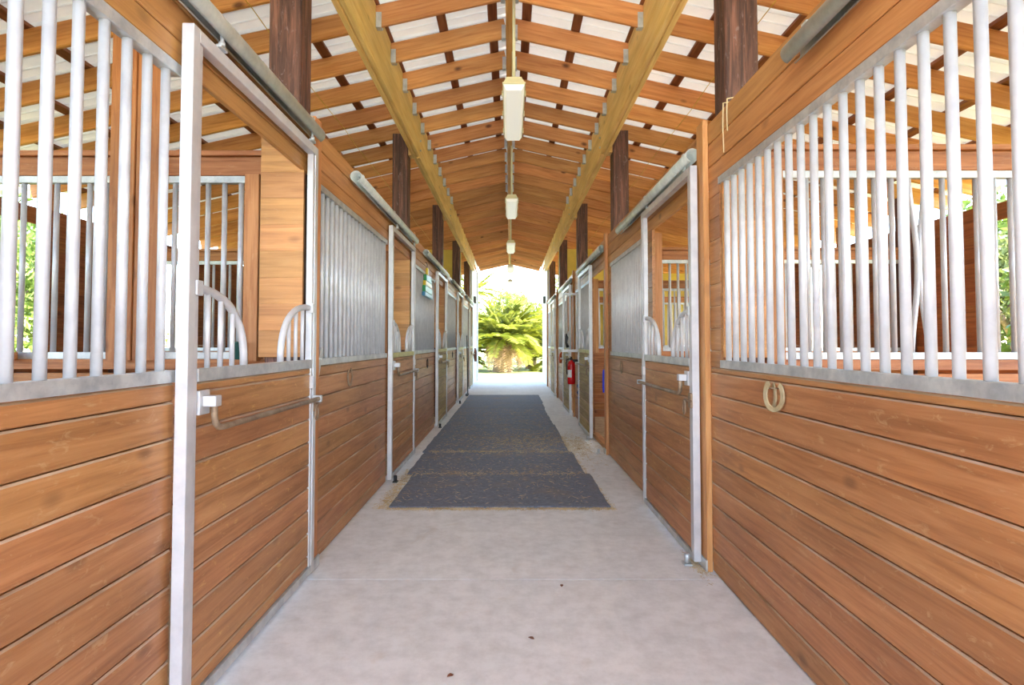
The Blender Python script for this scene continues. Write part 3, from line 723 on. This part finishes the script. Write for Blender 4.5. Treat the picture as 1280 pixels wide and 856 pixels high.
# barred gate swung into the aisle
hg = thing('hinged_gate', (1.06, 10.36, 1.2), 'small white barred gate swung out into the aisle above the extinguisher', 'gate')
for nm, lo, hi in (('stile', (.94, 10.34, 1.2), (.965, 10.37, 2.24)), ('stile', (1.175, 10.34, 1.2), (1.2, 10.37, 2.24)), ('rail', (.966, 10.34, 2.205), (1.174, 10.37, 2.24)), ('rail', (.92, 10.31, 1.195), (1.2, 10.40, 1.24))):
    box(nm, lo, hi, 'white_steel', hg)
for x in (1.02, 1.075, 1.125): vbar('bar', x, 10.355, 1.24, 2.206, .008, 'white_steel', hg)
gl = tag(tube('rag', [(1.0, 10.325, 1.52), (1.01, 10.32, 1.45), (1.0, 10.315, 1.36), (1.03, 10.32, 1.28)], [.012,.03,.022,.03], 'black', None, 8), 'black rag hanging on the small white barred gate', 'rag')
# blue handle and rope
bl = thing('hanging_brush', (1.225, 7.34, .8), 'bright blue plastic handle hanging in the open right doorway', 'brush')
lathe('handle', [(.012,0),(.022,.01),(.024,.06),(.022,.26),(.014,.29)], 'blue', (1.19, 7.36, .73), bl, 12)
tube('loop', [(1.19,7.36,1.02), (1.19,7.36,1.08), (1.215,7.345,1.10), (1.238,7.34,1.10)], .004, 'dark_iron', bl, 6)
rp = [(1.204, 9.9, .74), (1.18, 9.9, .74)] + [(1.165 + .015*math.sin(i*1.1), 9.9 + .012*math.cos(i*1.1), .72 - .02*i) for i in range(16)]
tag(tube('lead_rope', rp, .014, 'blue_rope', None, 8), 'faded blue lead rope hanging below the fire extinguisher', 'rope')
tag(tube('halter_strap', [(1.203,13.4,1.17),(1.165,13.39,1.08),(1.165,13.4,.98),(1.17,13.38,.90)], [.012,.03,.034,.026], 'orange', None, 8), 'orange halter strap hanging on the far right wall', 'halter')
tag(tube('halter', [(-1.14,19.3,1.2),(-1.13,19.28,1.05),(-1.135,19.3,.9),(-1.12,19.28,.75)], [.02,.05,.055,.035], 'brown_leather', None, 8), 'brown halter hanging on the white left end wall', 'halter')
rk = thing('rake_handle', (-1.09, 15.0, .3), 'dark long handled tool leaning against the fourth left door', 'tool')
tube('shaft', [(-1.07,15.0,.06), (-1.10,15.03,1.55)], .014, 'grey_plastic', rk, 8)
box('head', (-1.12,14.86,.015), (-1.05,15.14,.06), 'grey_plastic', rk, .006)
# door chain hardware in the open right doorway: threshold and inner post
th = tag(box('threshold_board', (1.21, 7.26, .0), (1.30, 8.6, .05), 'jamb'), 'worn timber threshold in the open right doorway', 'threshold')
# things inside the near left stall
sc = thing('feed_scoop', (-1.62, 3.40, 1.3), 'small dark green plastic container on the partition sill of the near left stall', 'container')
lathe('body', [(.020,0),(.024,.004),(.028,.085),(.03,.09)], 'green_plastic', (-1.575, 3.40, 1.256), sc, 14)
lathe('lid', [(.031,0),(.031,.010),(.02,.014)], 'green_plastic', (-1.575, 3.40, 1.346), sc, 14)
sh = thing('tool_blade', (-2.96, 3.42, 1.3), 'upright dark grey-green plastic strip behind the left bars', 'strip')
link('blade', box_mesh(.035, .012, .26, 'grey_plastic', .004), (-2.985, 3.43, 1.43), (0, R(4), 0), sh)
box('holder', (-3.02, 3.40, 1.257), (-2.90, 3.45, 1.30), 'jamb', sh)

# ------------------------------------------------------------------ plants
def frond_mesh(L, droop, nleaf, ll, seed, mat, wid=.03):
    rng = random.Random(seed); bm = bmesh.new(); pts = []
    for i in range(9):
        u = i/8; pts.append(Vector((L*(u - .18*droop*u*u), 0, L*(.42*u - droop*.75*u*u))))
    tube_bm(bm, pts, [.022*(1-.85*i/8)+.003 for i in range(9)], 4, False)
    for i in range(nleaf):
        u = .16 + .84*i/nleaf; q = u*8; j = min(7, int(q)); p = pts[j].lerp(pts[j+1], q-j); tg = (pts[j+1]-pts[j]).normalized()
        le = ll*(.55 + .9*math.sin(math.pi*min(1, u*.92+.08)))*rng.uniform(.85,1.1)
        for sd in (-1, 1):
            side = Vector((0, sd, 0)); d = (side*.85 + tg*.55 + Vector((0,0,rng.uniform(.05,.35)))).normalized()
            e = p + d*le + Vector((0,0,-.35*le*le)); mid = p + d*le*.5; wv = tg*wid
            a, b, c, dd = bm.verts.new(p), bm.verts.new(mid+wv), bm.verts.new(e), bm.verts.new(mid-wv)
            bm.faces.new((a,b,c)); bm.faces.new((a,c,dd))
    me = bm_mesh('frond', bm); me.materials.append(M[mat]); return me
FR = [frond_mesh(2.6, d, 40, .46, 10+i, 'frond', .022) for i, d in enumerate((.25,.45,.7))]
FD = [frond_mesh(2.0, d, 22, .35, 30+i, 'frond_dry') for i, d in enumerate((1.2,1.5))]
def palm(loc, h, n, scale, label, dry=0, tr=.22, spread=(10, 80), rotv=0):
    t = thing('palm', loc, label, 'palm', 'palms beyond the far opening'); x, y, z = loc
    rng = random.Random(int(abs(x*31+y*17)*10))
    tube('trunk', [(x,y,z-.05), (x+.02*h,y,z+h*.5), (x+.03*h,y,z+h)], [tr*1.15, tr, tr*.85], 'trunk', t, 12)
    for i in range(n):
        az = 2*math.pi*(i*.618 % 1); el = spread[0] + (spread[1]-spread[0])*((i+.5)/n)
        o = link('frond', FR[rng.randrange(3)], (x+.03*h, y, z+h-.05+rng.uniform(-.12,.1)), (0, R(-el+28), az), t); k = scale*rng.uniform(.85,1.1); o.scale = (k,k,k)
    for i in range(dry):
        az = 2*math.pi*(i*.618 % 1)
        o = link('dry_frond', FD[i % 2], (x+.03*h, y, z+h-.15), (0, R(18), az), t); k = scale*rng.uniform(.7,1.0); o.scale = (k,k,k)
palm((-.35, 29, -.08), 1.7, 60, 1.0, 'bushy golden palm with brown trunk in the middle of the far opening', 22, .45, (0, 86))
palm((-3.0, 31, -.08), .9, 34, .95, 'low golden palm at the left edge of the far opening', 6, .3, (0, 80))
palm((2.6, 30.5, -.08), .8, 34, 1.0, 'low golden palm at the right edge of the far opening', 4, .3, (0, 80))
palm((1.2, 33, -.08), 1.4, 34, 1.0, 'green palm behind the bushy golden palm, to its right', 2, .3, (0, 80))
palm((-2.35, 34, -.08), 4.5, 16, .8, 'tall slender palm with drooping fronds at the upper left of the opening', 0, .12, (-25, 70))
def crown_mesh(rx, ry, rz, n, size, seed, mat):
    rng = random.Random(seed); v, f = [], []
    blobs = [(Vector((rng.uniform(-.6,.6)*rx, rng.uniform(-.6,.6)*ry, rng.uniform(-.6,.6)*rz)), rng.uniform(.35,.6)) for _ in range(12)]
    for i in range(n):
        c, r = blobs[rng.randrange(12)]
        d = Vector((rng.gauss(0,1), rng.gauss(0,1), rng.gauss(0,1))).normalized()*rng.uniform(.6,1)*r
        p = c + Vector((d.x*rx, d.y*ry, d.z*rz)); q = Quaternion((rng.gauss(0,1), rng.gauss(0,1), rng.gauss(0,1), rng.gauss(0,1))).normalized(); sz = size*rng.uniform(.6,1.3)
        b = len(v); v += [p + q @ Vector(w) for w in ((-sz,0,0), (0,-sz*.45,sz*.1), (sz,0,0), (0,sz*.45,sz*.1))]; f.append((b,b+1,b+2,b+3))
    me = bpy.data.meshes.new('crown'); me.from_pydata(v, [], f); me.update(); me.materials.append(M[mat]); return me
CR = [crown_mesh(2.4,2.4,2.2,7000,.13,5,'leaf_a'), crown_mesh(2.2,2.4,2.4,7000,.12,6,'leaf_b'), crown_mesh(2.6,2.2,1.8,7000,.14,7,'leaf_a')]
def tree(loc, h, ci, label, sc=1.0, rz=0.0, tr=.16, group='trees around the barn'):
    t = thing('tree', loc, label, 'tree', group); x, y, z = loc
    tube('trunk', [(x,y,z-.05), (x+.1,y+.05,z+h*.5), (x,y+.1,z+h)], [tr*1.2, tr, tr*.6], 'trunk', t, 10)
    for a in range(3):
        an = rz + a*2.1
        tube('branch', [(x,y+.06,z+h*.6), (x+.5*math.cos(an)*sc,y+.5*math.sin(an)*sc,z+h*.85), (x+1.1*math.cos(an)*sc,y+1.1*math.sin(an)*sc,z+h*1.05)], [tr*.5,tr*.35,tr*.15], 'trunk', t, 7)
    o = link('foliage', CR[ci], (x,y,z+h), (0,0,rz), t); o.scale = (sc,sc,sc)
far = [((4.2,38,-.08),3.4,0,'leafy green tree behind the palms at the right of the far opening',1.0),
       ((1.0,42,-.08),3.0,1,'olive green tree behind the palms in the middle of the far opening',1.05),
       ((-2.6,42,-.08),2.6,2,'low leafy tree behind the palms at the left of the far opening',.9)]
for l, h, c, lab, k in far: tree(l, h, c, lab, k, c*1.3, .16, 'trees beyond the far opening')
sy = [1.5, 5.2, 8.8, 12.6, 17.0]
for side, s in (('left', -1), ('right', 1)):
    for i, y in enumerate(sy):
        hx = [9.6, 9.8, 10.2, 11.5, 12.0][i]
        tree((s*hx, y + (.6 if s > 0 else 0), -.08), [2.0,2.3,1.9,2.5,2.2][i], (i + (s > 0)) % 3, 'leafy tree outside the %s windows, %s from the camera' % (side, ['nearest','second','third','fourth','fifth'][i]), [.75,.78,.8,.8,.78][i], i*1.7, .2)
    for i, y in enumerate((4.0, 10.5, 16)):
        tree((s*17, y*1.25-2, -.08), 3.6, (i+1) % 3, 'tall background tree far out on the %s, %s from the camera' % (side, ['nearest','second','third'][i]), 1.45, i*.9, .25)
